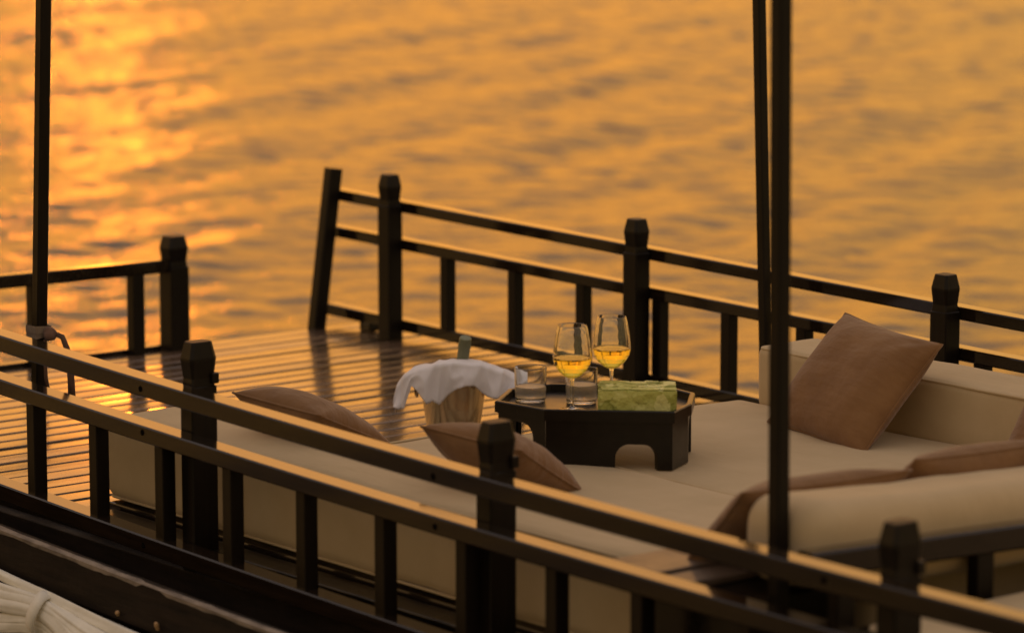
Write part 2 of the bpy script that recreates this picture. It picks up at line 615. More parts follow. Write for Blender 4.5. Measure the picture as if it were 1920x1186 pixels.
# --- deck
deck = boat_part(from_bm('deck', box_bm(-9.60, -1.7, 4.70, 7.12, -0.05, -0.016), M['hull_wood']))
PITCH, PW = 0.0885, 0.0770
sec = []
for a in (-1, -0.97, -0.94, -0.90, -0.60, 0, 0.60, 0.90, 0.94, 0.97, 1):
    sec.append((a * PW / 2, 0.012 - 0.0004 * a * a - max(0.0, abs(a) - 0.90) ** 2 * 0.42))
pb = bmesh.new()
ring0 = [pb.verts.new((a, -1.185, b - 0.012)) for a, b in sec] + [pb.verts.new((PW / 2, -1.185, -0.016)), pb.verts.new((-PW / 2, -1.185, -0.016))]
ring1 = [pb.verts.new((v.co.x, 1.185, v.co.z)) for v in ring0]
n = len(ring0)
for k in range(n):
    pb.faces.new((ring0[k], ring0[(k + 1) % n], ring1[(k + 1) % n], ring1[k]))
pb.faces.new(ring0[::-1]); pb.faces.new(ring1)
plank = from_bm('deck_plank', pb, M['deck'], deck, True)
for p in plank.data.polygons:
    if abs(p.normal.y) > 0.9 or abs(p.normal.x) > 0.9 or p.normal.z > 0.995: p.use_smooth = False
x = -9.555
first = True
while x < -4.0:
    o = plank if first else copy_obj(plank, deck)
    first = False
    o.location = (x, 5.915 + random.uniform(-.004, .004), random.uniform(-.0015, .0015))
    o.rotation_euler = (random.uniform(-.0015, .0015), random.gauss(0, 0.018), random.uniform(-.0012, .0012))
    x += PITCH + random.uniform(-.002, .002)
boat_part(from_bm('transom_beam', box_bm(-9.66, -9.607, 4.66, 7.10, -0.16, -0.05, 0.006), M['dark_wood']))

# --- near railing
nt_top = lambda x: 0.393 + sheer(x)
nt_mid = lambda x: 0.279 + sheer(x)
nt_bot = lambda x: 0.013 + 0.0048 * min(0, x + 4.5) ** 2
for nm, zf, h in (('top_rail', nt_top, 0.043), ('middle_rail', nt_mid, 0.041), ('bottom_rail', nt_bot, 0.043)):
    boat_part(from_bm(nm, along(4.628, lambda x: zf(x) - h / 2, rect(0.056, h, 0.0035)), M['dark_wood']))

def finial_post(z0, z1, zr, w, d, parent_name='post'):
    """square post with a faceted, waisted head; zr = height of the shoulder."""
    H = z1 - zr
    prof = [(z0, 1.0), (zr - 0.012, 1.0), (zr - 0.010, 0.90), (zr + H * 0.10, 0.86), (zr + H * 0.54, 1.03), (zr + H * 0.60, 1.03), (z1 - 0.0025, 0.80), (z1, 0.75)]
    bm = bmesh.new()
    rings = []
    for i, (z, s) in enumerate(prof):
        c = 0.08 if i < 3 else (0.14 if i < 4 else 0.20)
        a, b = w / 2 * s, d / 2 * s
        ca, cb = a * c * 2 * 0.6, b * c * 2 * 0.6
        rings.append([bm.verts.new(p) for p in ((-a + ca, -b, z), (a - ca, -b, z), (a, -b + cb, z), (a, b - cb, z), (a - ca, b, z), (-a + ca, b, z), (-a, b - cb, z), (-a, -b + cb, z))])
    for r0, r1 in zip(rings[:-1], rings[1:]):
        for k in range(8):
            bm.faces.new((r0[k], r0[(k + 1) % 8], r1[(k + 1) % 8], r1[k]))
    bm.faces.new(rings[0][::-1]); bm.faces.new(rings[-1])
    return bm

def bolt_obj(first=[None]):
    if first[0] is None:
        o = from_bm('bolt', lathe([(0, 0), (0.0045, 0), (0.0045, 0.003), (0.0025, 0.005), (0, 0.005)], 10), M['bolt'], None, True)
        first[0] = o
        return o
    return copy_obj(first[0])

for x in (-7.000, -5.857, -4.637, -3.42, -2.2):
    zr = nt_top(x)
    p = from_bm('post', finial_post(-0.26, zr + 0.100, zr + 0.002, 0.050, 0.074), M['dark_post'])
    p.location = (x, 4.6955, 0)
    boat_part(p)
    # shoulder block on the inner side
    sb = from_bm('shoulder_block', box_bm(-0.012, 0.012, -0.010, 0.010, -0.013, 0.013, 0.003), M['dark_post'])
    sb.location = (x + 0.018, 4.726, zr + 0.010)
    boat_part(sb)
BX = [-7.640 - 0.297 * k for k in range(7, 0, -1)] + [-7.640, -7.347, -7.052, -6.764, -6.468, -6.168, -5.876, -5.572, -5.30, -4.98, -4.68, -4.39, -4.09, -3.80]
for x in BX:
    z0, z1 = nt_bot(x) - 0.004, nt_mid(x) - 0.038
    bal = from_bm('baluster', box_bm(-0.018, 0.018, -0.019, 0.019, z0, z1, 0.0025), M['dark_post'])
    bal.location = (x, 4.630, 0)
    boat_part(bal)

# flat black discs painted like the dark inside of holes, beside each post
pk = None
for x in (-7.105, -5.955, -4.74):
    for zc in (nt_top(x) - 0.023, nt_mid(x) - 0.019, nt_bot(x) - 0.022):
        if pk is None:
            pk = from_bm('hole_disc', lathe([(0, 0), (0.0075, 0), (0.0075, 0.0012), (0.005, 0.0016), (0, 0.0012)], 12), M['hole'], None, True)
            o = pk
        else:
            o = copy_obj(pk)
        o.location = (x + random.uniform(-.006, .006), 4.6002, zc + random.uniform(-.004, .004)); o.rotation_euler = (R(90), 0, 0)
        if o.parent is None: boat_part(o)
        else: o.location = Vector(o.location) + BO
# --- far railing
ft_top = lambda x: 0.4135 + 0.0150 * max(-0.6, -6.46 - x)
ft_mid = lambda x: 0.3010 + 0.0108 * max(-0.6, -6.46 - x)
ft_bot = lambda x: 0.0370 + 0.0092 * max(-0.6, -6.46 - x)
for nm, zf, h in (('top_rail', ft_top, 0.036), ('middle_rail', ft_mid, 0.036), ('bottom_rail', ft_bot, 0.038)):
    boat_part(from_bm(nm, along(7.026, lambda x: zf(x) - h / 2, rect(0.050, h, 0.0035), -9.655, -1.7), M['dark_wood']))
for x in (-9.252, -8.017, -6.727, -5.45, -4.2):
    zr = ft_top(x)
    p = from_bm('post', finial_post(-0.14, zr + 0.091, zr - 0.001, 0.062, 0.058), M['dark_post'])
    p.location = (x, 6.970, 0)
    boat_part(p)
    b = bolt_obj(); b.location = (x - 0.034, 6.999, zr - 0.014); b.rotation_euler = (R(90), 0, 0)
    boat_part(b)
for x in (-9.345, -9.010, -8.660, -8.325, -7.965, -7.657, -7.335, -7.0, -6.63, -6.3, -5.95):
    z0, z1 = ft_bot(x) - 0.004, ft_mid(x) - 0.033
    bal = from_bm('baluster', box_bm(-0.020, 0.020, -0.018, 0.018, z0, z1, 0.0025), M['dark_post'])
    bal.location = (x, 7.022, 0)
    boat_part(bal)
# raked corner post at the stern end of the far rail
cp = from_bm('corner_post', sweep([(-9.598, 6.915, -0.03), (-9.585, 6.985, 0.535)], rect(0.050, 0.046, 0.005), up=Vector((1, 0, 0))), M['dark_post'])
boat_part(cp)
boat_part(from_bm('rail_bracket', box_bm(-9.46, -9.40, 6.995, 7.035, 0.0, 0.030, 0.004), M['dark_wood']))

# --- stern rail on the left
boat_part(from_bm('stern_rail', sweep([(-9.53, 4.66, 0.290), (-9.53, 5.5, 0.285), (-9.53, 6.27, 0.278)], rect(0.045, 0.042, 0.004)), M['dark_wood']))
boat_part(from_bm('stern_sill', box_bm(-9.580, -9.545, 4.70, 6.26, -0.004, 0.016, 0.003), M['dark_wood']))
sp = from_bm('post', finial_post(-0.02, 0.372, 0.282, 0.072, 0.072), M['dark_post']); sp.location = (-9.53, 6.304, 0)
boat_part(sp)
for y in (6.155, 5.78, 5.40, 5.02):
    b = from_bm('baluster', box_bm(-0.020, 0.020, -0.022, 0.022, 0.0, 0.265, 0.0025), M['dark_post'])
    b.location = (-9.53, y, 0)
    boat_part(b)

# --- canopy poles
def pole(p0, p1, w):
    o = from_bm('canopy_pole', sweep([p0, p1], rect(w, w, 0.004), up=Vector((1, 0, 0))), M['dark_post'])
    return boat_part(o)
pole((-7.862, 4.762, -0.03), (-7.700, 4.762, 2.55), 0.032)
pole((-5.037, 4.762, -0.03), (-5.063, 4.762, 2.55), 0.0335)
pole((-7.358, 6.90, -0.02), (-7.470, 6.90, 2.55), 0.031)

# ------------------------------------------------------------------ cloth tie on the left pole
tie = tag(empty('cloth_tie', (-7.836, 4.762, 0.40)), 'brown cloth strip knotted around the left canopy pole above the rail', 'cloth tie')
tb = bmesh.new()
ringp = [(-0.0235, -0.0235), (0.0235, -0.0235), (0.0235, 0.0235), (-0.0235, 0.0235)]
for z0, z1, k in ((0.020, 0.042, 1.0), (0.030, 0.050, 1.05)):
    lo = [tb.verts.new((a * k, b * k, z0 + 0.006 * random.random())) for a, b in ringp]
    hi = [tb.verts.new((a * k * 0.98, b * k * 0.98, z1 + 0.006 * random.random())) for a, b in ringp]
    for q in range(4):
        tb.faces.new((lo[q], lo[(q + 1) % 4], hi[(q + 1) % 4], hi[q]))
from_bm('wrap', tb, M['tie_pale'], tie)
kb = bmesh.new()
bmesh.ops.create_icosphere(kb, subdivisions=3, radius=0.0165)
for v in kb.verts:
    v.co *= 1 + 0.35 * noise.noise(v.co * 60)
    v.co.z *= 1.1
kn = from_bm('knot', kb, M['tie'], tie, True); kn.location = (0.037, 0.010, 0.034)
def ribbon(pts, w0, w1, nrm, parent, material):
    bm = bmesh.new(); pr = None
    N = len(pts)
    for i, p in enumerate(pts):
        p = Vector(p); w = w0 + (w1 - w0) * i / (N - 1)
        t_ = Vector(pts[min(i + 1, N - 1)]) - Vector(pts[max(0, i - 1)])
        s = t_.cross(Vector(nrm)).normalized()
        r_ = [bm.verts.new(p - s * w / 2 + Vector(nrm) * 0.002), bm.verts.new(p + s * w / 2 + Vector(nrm) * 0.002),
              bm.verts.new(p + s * w / 2 - Vector(nrm) * 0.002), bm.verts.new(p - s * w / 2 - Vector(nrm) * 0.002)]
        if pr:
            for k in range(4): bm.faces.new((pr[k], pr[(k + 1) % 4], r_[(k + 1) % 4], r_[k]))
        else: bm.faces.new(r_[::-1])
        pr = r_
    bm.faces.new(pr)
    return from_bm('tail', bm, material, parent, True)
ribbon([(0.045, 0.02, 0.035), (0.066, 0.03, 0.028), (0.078, 0.035, 0.0), (0.088, 0.037, -0.04), (0.092, 0.038, -0.09), (0.094, 0.038, -0.135)], 0.012, 0.020, (-0.6, 0.75, 0), tie, M['tie'])
ribbon([(0.03, 0.0, 0.02), (0.034, -0.004, -0.03), (0.036, -0.003, -0.08), (0.044, -0.002, -0.115)], 0.007, 0.010, (0.7, -0.7, 0), tie, M['tie'])

# ------------------------------------------------------------------ furled canvas along the hull
fc = tag(empty('furled_canvas', (-7.2, 4.35, -0.108)), 'pale canvas awning rolled up and tied alongside the dark hull', 'canvas')
def fold(pts, r0, r1, seed, flat=0.6):
    P = [Vector(p) for p in pts]
    N = 40
    path = []
    for i in range(N + 1):
        f = i / N * (len(P) - 1); k = min(int(f), len(P) - 2); t_ = f - k
        a = P[max(k - 1, 0)]; b = P[k]; c = P[k + 1]; d = P[min(k + 2, len(P) - 1)]
        path.append(0.5 * ((2 * b) + (-a + c) * t_ + (2 * a - 5 * b + 4 * c - d) * t_ ** 2 + (-a + 3 * b - 3 * c + d) * t_ ** 3))
    def secf(u):
        r = r0 + (r1 - r0) * abs(u - 0.28) * 1.7
        out = []
        for k in range(40):
            an = 2 * math.pi * k / 40
            q = r * (1 + 0.20 * noise.noise(Vector((u * 5 + seed, math.cos(an) * 1.6, math.sin(an) * 1.6))) - 0.20 * abs(math.sin(2.5 * an + seed * 1.7 + u * 2.2)) ** 0.6 * min(1, 0.35 + 1.6 * abs(u - 0.28)))
            out.append((q * flat * math.cos(an), q * math.sin(an)))
        return out
    return from_bm('fold', sweep(path, secf), M['canvas'], fc, True)
# points local to (-7.2, 4.35, -0.07); the tie sits near x = 0.03
fold([(-0.70, 0.030, 0.085), (-0.25, 0.030, 0.037), (0.03, 0.025, 0.016), (0.35, 0.030, -0.012), (0.95, 0.03, -0.030)], 0.014, 0.030, 1.0)
fold([(-0.70, 0.010, 0.050), (-0.25, 0.010, 0.010), (0.03, 0.012, 0.000), (0.32, 0.005, -0.040), (0.95, 0.0, -0.085)], 0.016, 0.034, 2.0)
fold([(-0.70, 0.0, 0.028), (-0.25, 0.002, -0.008), (0.03, 0.008, -0.008), (0.32, -0.002, -0.060), (0.95, -0.01, -0.115)], 0.020, 0.042, 6.0, 0.45)
fold([(-0.70, -0.005, 0.005), (-0.25, -0.005, -0.030), (0.03, 0.004, -0.018), (0.30, -0.01, -0.085), (0.95, -0.02, -0.15)], 0.016, 0.040, 3.0)
fold([(-0.70, 0.005, -0.045), (-0.25, 0.0, -0.072), (0.03, 0.010, -0.036), (0.26, 0.005, -0.13), (0.95, 0.0, -0.22)], 0.014, 0.034, 4.0)
fold([(-0.70, -0.01, -0.085), (-0.30, -0.005, -0.105), (0.02, 0.014, -0.054), (0.20, 0.02, -0.17), (0.95, 0.01, -0.30)], 0.012, 0.045, 5.0)
bb = bmesh.new()
N = 22; rs = []
for i in range(3):
    xo = -0.004 + i * 0.016
    rs.append([bb.verts.new((xo + 0.010 * math.sin(3 * k / N * 6.283) * 0.3 + 0.02 * math.sin(k / N * 6.283), 0.012 + 0.036 * math.cos(k / N * 6.283), -0.018 + 0.056 * math.sin(k / N * 6.283) - xo * 0.4)) for k in range(N)])
for a, b in zip(rs[:-1], rs[1:]):
    for k in range(N):
        bb.faces.new((a[k], a[(k + 1) % N], b[(k + 1) % N], b[k]))
bo = from_bm('tie_band', bb, M['canvas'], fc, True)
sm = bo.modifiers.new('thick', 'SOLIDIFY'); sm.thickness = 0.004

# ------------------------------------------------------------------ daybed frame and cushions
df = tag(empty('daybed_frame', (-5.9, 5.5, 0.0)), 'dark wooden daybed frame with low plinth and slatted backrest under the cream cushions', 'daybed')
def dfp(o):
    o.parent = df; o.location = Vector(o.location) - Vector((-5.9, 5.5, 0)); return o
dfp(from_bm('dark_gap_strip', box_bm(-7.52, -5.4, 4.704, 4.782, 0.003, 0.019, 0.003), M['lacquer']))  # added black strip, covers the planks so the gap stays dark
dfp(from_bm('plinth', box_bm(-7.56, -5.0, 4.79, 5.10, 0.001, 0.030, 0.004), M['dark_wood']))
dfp(from_bm('plinth', box_bm(-6.88, -5.0, 5.104, 6.30, 0.001, 0.030, 0.004), M['dark_wood']))
XF = -4.90
dfp(from_bm('back_rail', sweep([(XF, 4.70, 0.386 - 0.026), (XF, 6.35, 0.316 - 0.026)], rect(0.045, 0.052, 0.005)), M['dark_wood']))
dfp(from_bm('foot_rail', box_bm(XF - 0.02, XF + 0.02, 4.70, 6.35, 0.19, 0.205, 0.003), M['dark_wood']))
for y in (4.80, 5.195, 5.60, 6.0):
    b = from_bm('baluster', box_bm(-0.016, 0.016, -0.024, 0.024, 0.19, 0.335, 0.003), M['dark_post'])
    b.location = (XF, y, 0); dfp(b)
# corner armrest: two boards on a dark box beside the near rail
dfp(from_bm('arm_box', box_bm(-5.36, -5.055, 4.705, 4.93, 0.001, 0.252, 0.004), M['lacquer']))
dfp(from_bm('arm_board', box_bm(-5.452, -5.30, 4.672, 4.96, 0.256, 0.276, 0.003), M['arm']))
dfp(from_bm('arm_board', box_bm(-5.296, -5.21, 4.672, 4.96, 0.254, 0.270, 0.003), M['arm']))

def cushion(name, label, x0, x1, y0, y1, z0, z1, r, puff, seed, wob=0.0065, res=0.05):
    o = softbox(name, (x1 - x0, y1 - y0, z1 - z0), r, M['cream'], None, puff, wob, seed, res, ((x0 + x1) / 2, (y0 + y1) / 2, (z0 + z1) / 2), 3.4)
    # welted seam round the upper and lower edges
    dx, dy, dz = (x1 - x0) / 2, (y1 - y0) / 2, (z1 - z0) / 2
    r_ = min(r, dx, dy, dz); k_ = r_ * 0.2929 - 0.0012
    for zc in ((dz - k_), -(dz - k_)) if r < 0.05 else ():
        pts = []
        ca = r_ * 0.9
        for cx_, cy_, a0 in ((1, 1, 0), (-1, 1, 90), (-1, -1, 180), (1, -1, 270)):
            for q in range(7):
                an = R(a0 + q * 15)
                pts.append((cx_ * (dx - k_ - ca) + ca * math.cos(an), cy_ * (dy - k_ - ca) + ca * math.sin(an), zc))
            nxt = {0: (-1, 1), 90: (-1, -1), 180: (1, -1), 270: (1, 1)}[a0]
            p_ = Vector(pts[-1]); e_ = Vector((nxt[0] * (dx - k_ - (ca if a0 in (0, 180) else 0)), nxt[1] * (dy - k_ - (0 if a0 in (0, 180) else ca)), zc))
            for q in range(1, 24):
                pts.append(tuple(p_.lerp(e_, q / 24)))
        bm = bmesh.new(); rg = []
        for i, p in enumerate(pts):
            p = Vector(p); t_ = (Vector(pts[(i + 1) % len(pts)]) - Vector(pts[i - 1])).normalized(); sd = t_.cross(Vector((0, 0, 1)))
            jit = 0.0012 * noise.noise(p * 9 + Vector((seed, 0, 0)))
            rg.append([bm.verts.new(p + sd * (a + jit) + Vector((0, 0, b + jit))) for a, b in circ(0.0038, 6)])
        for i in range(len(rg)):
            for q in range(6):
                bm.faces.new((rg[i][q], rg[i][(q + 1) % 6], rg[(i + 1) % len(rg)][(q + 1) % 6], rg[(i + 1) % len(rg)][q]))
        from_bm('piping', bm, M['cream'], o, True)
    return tag(o, label, 'cushion', 'cream cushions of the daybed')
cushion('seat_cushion', 'long narrow cream seat cushion running along inside the near railing', -7.60, -5.38, 4.80, 5.11, 0.031, 0.245, 0.035, 0.004, 1)
cushion('mattress', 'narrow cream mattress strip between the near seat cushion and the wide mattress', -6.93, -5.14, 5.115, 5.460, 0.031, 0.232, 0.025, 0.004, 2)
cushion('mattress', 'wide cream mattress with the black low table standing on it', -6.86, -5.14, 5.464, 6.335, 0.031, 0.222, 0.04, 0.004, 3)
cushion('back_cushion', 'cream back cushion standing along the far railing behind the big brown pillow', -6.78, -5.0, 6.315, 6.53, 0.205, 0.372, 0.022, 0.003, 4)
bc = cushion('back_cushion', 'rounded cream back cushion across the bed with its back against the slatted frame', -5.185, -4.935, 4.78, 6.30, 0.235, 0.412, 0.060, 0.0, 5, 0.007)
bc.rotation_euler = (R(-2.8), R(-3), 0)
cushion('seat_cushion', 'cream seat cushion beyond the slatted backrest at the right edge', -4.86, -3.3, 4.80, 6.28, 0.031, 0.235, 0.04, 0.006, 6)

# pillows
make_pillow('big brown pillow standing upright against the far cream back cushion', 0.395, 0.35, 0.15, (-6.335, 6.085, 0.224), (1, 0.0, -0.008), (0.095, 0.24, 0.28), 1)
make_pillow('brown pillow leaning on the near rail, its tip left of the ice bucket', 0.31, 0.28, 0.115, (-7.09, 5.19, 0.232), (1, 0.0, -0.03), (0.25, -0.75, 0.33), 2)
make_pillow('brown pillow leaning on the near rail in front of the black table', 0.285, 0.31, 0.135, (-6.362, 5.17, 0.240), (1, 0.0, -0.02), (0.50, -0.70, 0.40), 3)
make_pillow('brown pillow lying behind the rounded cream back cushion at its near end', 0.46, 0.28, 0.13, (-5.36, 5.03, 0.243), (0.0, 1, -0.04), (0.17, -0.02, 0.175), 4)
make_pillow('brown pillow lying behind the rounded cream back cushion further along it', 0.46, 0.28, 0.14, (-5.34, 5.49, 0.240), (0.0, 1, -0.03), (0.16, 0.0, 0.18), 5)
make_pillow('brown pillow against the far back cushion, cut off by the right edge', 0.40, 0.36, 0.13, (-5.52, 6.10, 0.225), (1, 0.0, 0.0), (0.0, 0.20, 0.30), 6)

# ------------------------------------------------------------------ low table
def tn(t, n, z):
    return Vector(((t - n) * 0.70711, (t + n) * 0.70711, z))
TZ = 0.226
tbl = tag(empty('low_table', tn(-0.68, 8.48, TZ)), 'black lacquered octagonal low tray table with arched sides holding drinks on the mattress', 'table')
TO = tn(-0.68, 8.48, TZ)
poly = [(-0.80, 8.313), (-0.487, 8.313), (-0.453, 8.425), (-0.453, 8.57), (-0.53, 8.665), (-0.82, 8.665), (-0.915, 8.575), (-0.930, 8.413)]
def inset(pl, d):
    c = np.mean(np.array(pl), 0); out = []
    N = len(pl)
    for i in range(N):
        p0, p1, p2 = np.array(pl[i - 1]), np.array(pl[i]), np.array(pl[(i + 1) % N])
        e1 = (p1 - p0) / np.linalg.norm(p1 - p0); e2 = (p2 - p1) / np.linalg.norm(p2 - p1)
        n1 = np.array([-e1[1], e1[0]]); n2 = np.array([-e2[1], e2[0]])
        b = n1 + n2; b /= np.linalg.norm(b)
        out.append(tuple(p1 + b * d / max(0.4, b @ n1)))
    return out
def tloc(t, n, z):
    return tn(t, n, z) - TO
# rim: a band with an inner wall
rb = bmesh.new()
loops = []
for d, z in ((0.0, 0.342), (0.0, 0.3675), (0.0025, 0.370), (0.010, 0.370), (0.0125, 0.368), (0.014, 0.350), (0.014, 0.342)):
    loops.append([rb.verts.new(tloc(a, b, z)) for a, b in inset(poly, d)])
for a, b in zip(loops, loops[1:] + loops[:1]):
    for k in range(8):
        rb.faces.new((a[k], a[(k + 1) % 8], b[(k + 1) % 8], b[k]))
from_bm('rim', rb, M['lacquer'], tbl)
fb = bmesh.new()
lo = [fb.verts.new(tloc(a, b, 0.3415)) for a, b in inset(poly, 0.0155)]
hi = [fb.verts.new(tloc(a, b, 0.352)) for a, b in inset(poly, 0.0155)]
fb.faces.new(lo[::-1]); fb.faces.new(hi)
for k in range(8): fb.faces.new((lo[k], lo[(k + 1) % 8], hi[(k + 1) % 8], hi[k]))
from_bm('tray_floor', fb, M['lacquer'], tbl)
# side panels with arched openings between the feet
ip = inset(poly, 0.008)
arches = {0: (0.55, 0.885), 1: None, 2: (0.10, 0.90), 3: (0.10, 0.90), 4: (0.06, 0.94), 5: (0.10, 0.90), 6: (0.10, 0.90), 7: (0.10, 0.74)}
for k in range(8):
    a, b = np.array(ip[k]), np.array(ip[(k + 1) % 8])
    L_ = np.linalg.norm(b - a); e = (b - a) / L_; nn = np.array([-e[1], e[0]])
    zt, zb = 0.3405, TZ
    prof = [(0.0005, zb)]                               # lower outline, left to right
    if arches[k]:
        u0, u1 = arches[k][0] * L_, arches[k][1] * L_
        rr = min(0.034, (u1 - u0) * 0.35)
        zap = 0.287 if k == 0 else 0.326
        prof.append((u0, zb))
        prof += [(u0 + 0.0004 + rr * (1 - math.cos(q / 6 * math.pi / 2)), zap - rr + rr * math.sin(q / 6 * math.pi / 2)) for q in range(7)]
        prof += [(u1 - 0.0004 - rr + rr * math.sin(q / 6 * math.pi / 2), zap - rr + rr * math.cos(q / 6 * math.pi / 2)) for q in range(7)]
        prof.append((u1, zb))
    prof.append((L_ - 0.0005, zb))
    bm = bmesh.new()
    def col4(u, z):
        ui = 0.010 + (u / L_) * (L_ - 0.02)
        return (bm.verts.new(tloc(*(a + e * u), z)), bm.verts.new(tloc(*(a + e * u), zt)),
                bm.verts.new(tloc(*(a + e * ui + nn * 0.016), z)), bm.verts.new(tloc(*(a + e * ui + nn * 0.016), zt)))
    cs = [col4(u, z) for u, z in prof]
    for c0, c1 in zip(cs[:-1], cs[1:]):
        bm.faces.new((c0[0], c1[0], c1[1], c0[1])); bm.faces.new((c0[2], c0[3], c1[3], c1[2]))
        bm.faces.new((c0[0], c0[2], c1[2], c1[0])); bm.faces.new((c0[1], c1[1], c1[3], c0[3]))
    bm.faces.new((cs[0][0], cs[0][1], cs[0][3], cs[0][2])); bm.faces.new((cs[-1][0], cs[-1][2], cs[-1][3], cs[-1][1]))
    from_bm('side_panel', bm, M['lacquer'], tbl)

# ------------------------------------------------------------------ glasses
FZ = 0.3525
def wineglass(label, t, n, scale=1.0):
    root = tag(empty('wine_glass', tn(t, n, FZ)), label, 'wine glass', 'wine glasses on the black table')
    outer = [(0.0, 0.0785), (0.006, 0.0785), (0.018, 0.083), (0.033, 0.096), (0.0435, 0.112), (0.0470, 0.126), (0.0465, 0.140), (0.0435, 0.165), (0.0395, 0.190), (0.0352, 0.2075)]
    inner = [(0.0340, 0.2075), (0.0384, 0.190), (0.0424, 0.165), (0.0454, 0.140), (0.0458, 0.126), (0.0422, 0.1128), (0.0318, 0.0975), (0.017, 0.0850), (0.006, 0.0815), (0.0, 0.0813)]
    from_bm('bowl', lathe(outer + [(0.0346, 0.2082)] + inner, 64), M['glass'], root, True)
    stem = [(0.0, 0.0), (0.034, 0.0), (0.0345, 0.0015), (0.020, 0.0035), (0.008, 0.0065), (0.0046, 0.012), (0.0040, 0.030), (0.0040, 0.060), (0.0052, 0.074), (0.0060, 0.0783), (0.0, 0.0783)]
    from_bm('stem', lathe(stem, 40), M['glass'], root, True)
    wl_ = 0.1285
    liq = [(0.0, 0.0812), (0.0065, 0.0814), (0.0172, 0.0848), (0.0320, 0.0973), (0.0424, 0.1127), (0.0460, 0.126), (0.0462, wl_ + 0.0012), (0.0448, wl_), (0.0, wl_)]
    w = from_bm('wine', lathe(liq, 64), M['wine'], root, True)
    for p in w.data.polygons:
        if p.normal.z > 0.95: p.use_smooth = False
    return root
wineglass('front wine glass of golden wine, nearer the two tumblers', -0.7405, 8.400)
wineglass('rear wine glass of golden wine, standing behind the green parcel', -0.6565, 8.545)

def tumbler(label, t, n, fill):
    root = tag(empty('tumbler', tn(t, n, FZ)), label, 'tumbler', 'short tumblers on the black table')
    prof = [(0.0, 0.0), (0.0345, 0.0), (0.0365, 0.002), (0.0378, 0.012), (0.0400, 0.083), (0.0395, 0.0845), (0.0388, 0.083), (0.0362, 0.0125), (0.034, 0.0095), (0.0, 0.009)]
    from_bm('glass_body', lathe(prof, 56), M['glass'], root, True)
    h = fill
    q = 0.0362 + (0.0388 - 0.0362) * (h - 0.0125) / 0.07
    liq = [(0.0, 0.0088), (0.0342, 0.0092), (0.0364, 0.0125), (q + 0.0003, h + 0.001), (q - 0.001, h), (0.0, h)]
    w = from_bm('tumbler_water', lathe(liq, 56), M['pale_water'], root, True)
    for p in w.data.polygons:
        if p.normal.z > 0.95: p.use_smooth = False
    return root
tumbler('half full tumbler at the left end of the black table', -0.853, 8.515, 0.036)
tumbler('half full tumbler directly behind the front wine glass', -0.727, 8.505, 0.045)

# ------------------------------------------------------------------ leaf parcel
par = tag(empty('leaf_parcel', tn(-0.584, 8.405, FZ)), 'square green leaf wrapped parcel on the front of the black table', 'parcel')
par.rotation_euler = (0, 0, R(45 + 5))
pb = bmesh.new()
bmesh.ops.create_cube(pb, size=1.0)
for v in pb.verts: v.co = Vector((v.co.x * 0.188, v.co.y * 0.125, v.co.z * 0.061 + 0.0305))
bmesh.ops.bevel(pb, geom=list(pb.edges), offset=0.003, segments=2, affect='EDGES')
bmesh.ops.subdivide_edges(pb, edges=[e for e in pb.edges if e.calc_length() > 0.03], cuts=9, use_grid_fill=True)
for v in pb.verts:
    q = v.co * 28
    v.co += Vector((noise.noise(q), noise.noise(q + Vector((9, 0, 0))), noise.noise(q + Vector((0, 9, 0))) if v.co.z > 0.01 else 0)) * 0.0016
from_bm('wrapping', pb, M['leaf'], par, False)
# overlapping pieces of leaf laid over the block
def leaf_piece(cx, cz, w, h, top, seed):
    bm = bmesh.new()
    N = 12; c = None; ringv = []
    rr = random.Random(seed)
    rot = rr.uniform(-0.35, 0.35)
    off = 0.0010 + 0.0016 * rr.random()
    def place(u, v, l):
        if top: return Vector((u, v, 0.0625 + l))
        return Vector((u, -0.0640 - l, v))
    for k in range(N):
        an = k / N * 2 * math.pi
        q = 1.0 / max(abs(math.cos(an)), abs(math.sin(an))) * rr.uniform(0.80, 1.02)
        u, v = q * math.cos(an) * w / 2, q * math.sin(an) * h / 2
        u, v = u * math.cos(rot) - v * math.sin(rot), u * math.sin(rot) + v * math.cos(rot)
        u = max(-0.0935, min(0.0935, cx + u))
        v = max(-0.060, min(0.060, cz + v)) if top else max(0.003, min(0.0605, cz + v))
        ringv.append((bm.verts.new(place(u, v, -0.0005)), bm.verts.new(place(u, v, off * rr.uniform(0.3, 0.9)))))
    cc = bm.verts.new(place(cx, cz, off))
    for k in range(N):
        a, b2 = ringv[k], ringv[(k + 1) % N]
        bm.faces.new((a[0], b2[0], b2[1], a[1])); bm.faces.new((a[1], b2[1], cc))
    return from_bm('leaf_piece', bm, M['leaf'], par, False)
sd = 10
for i in range(6):
    for j in range(2):
        leaf_piece(-0.076 + i * 0.030 + random.uniform(-.005, .005), 0.016 + j * 0.030 + random.uniform(-.004, .004), random.uniform(.028, .044), random.uniform(.026, .038), False, sd); sd += 1
for i in range(5):
    for j in range(3):
        leaf_piece(-0.072 + i * 0.036 + random.uniform(-.006, .006), -0.040 + j * 0.040 + random.uniform(-.006, .006), random.uniform(.034, .050), random.uniform(.034, .048), True, sd); sd += 1

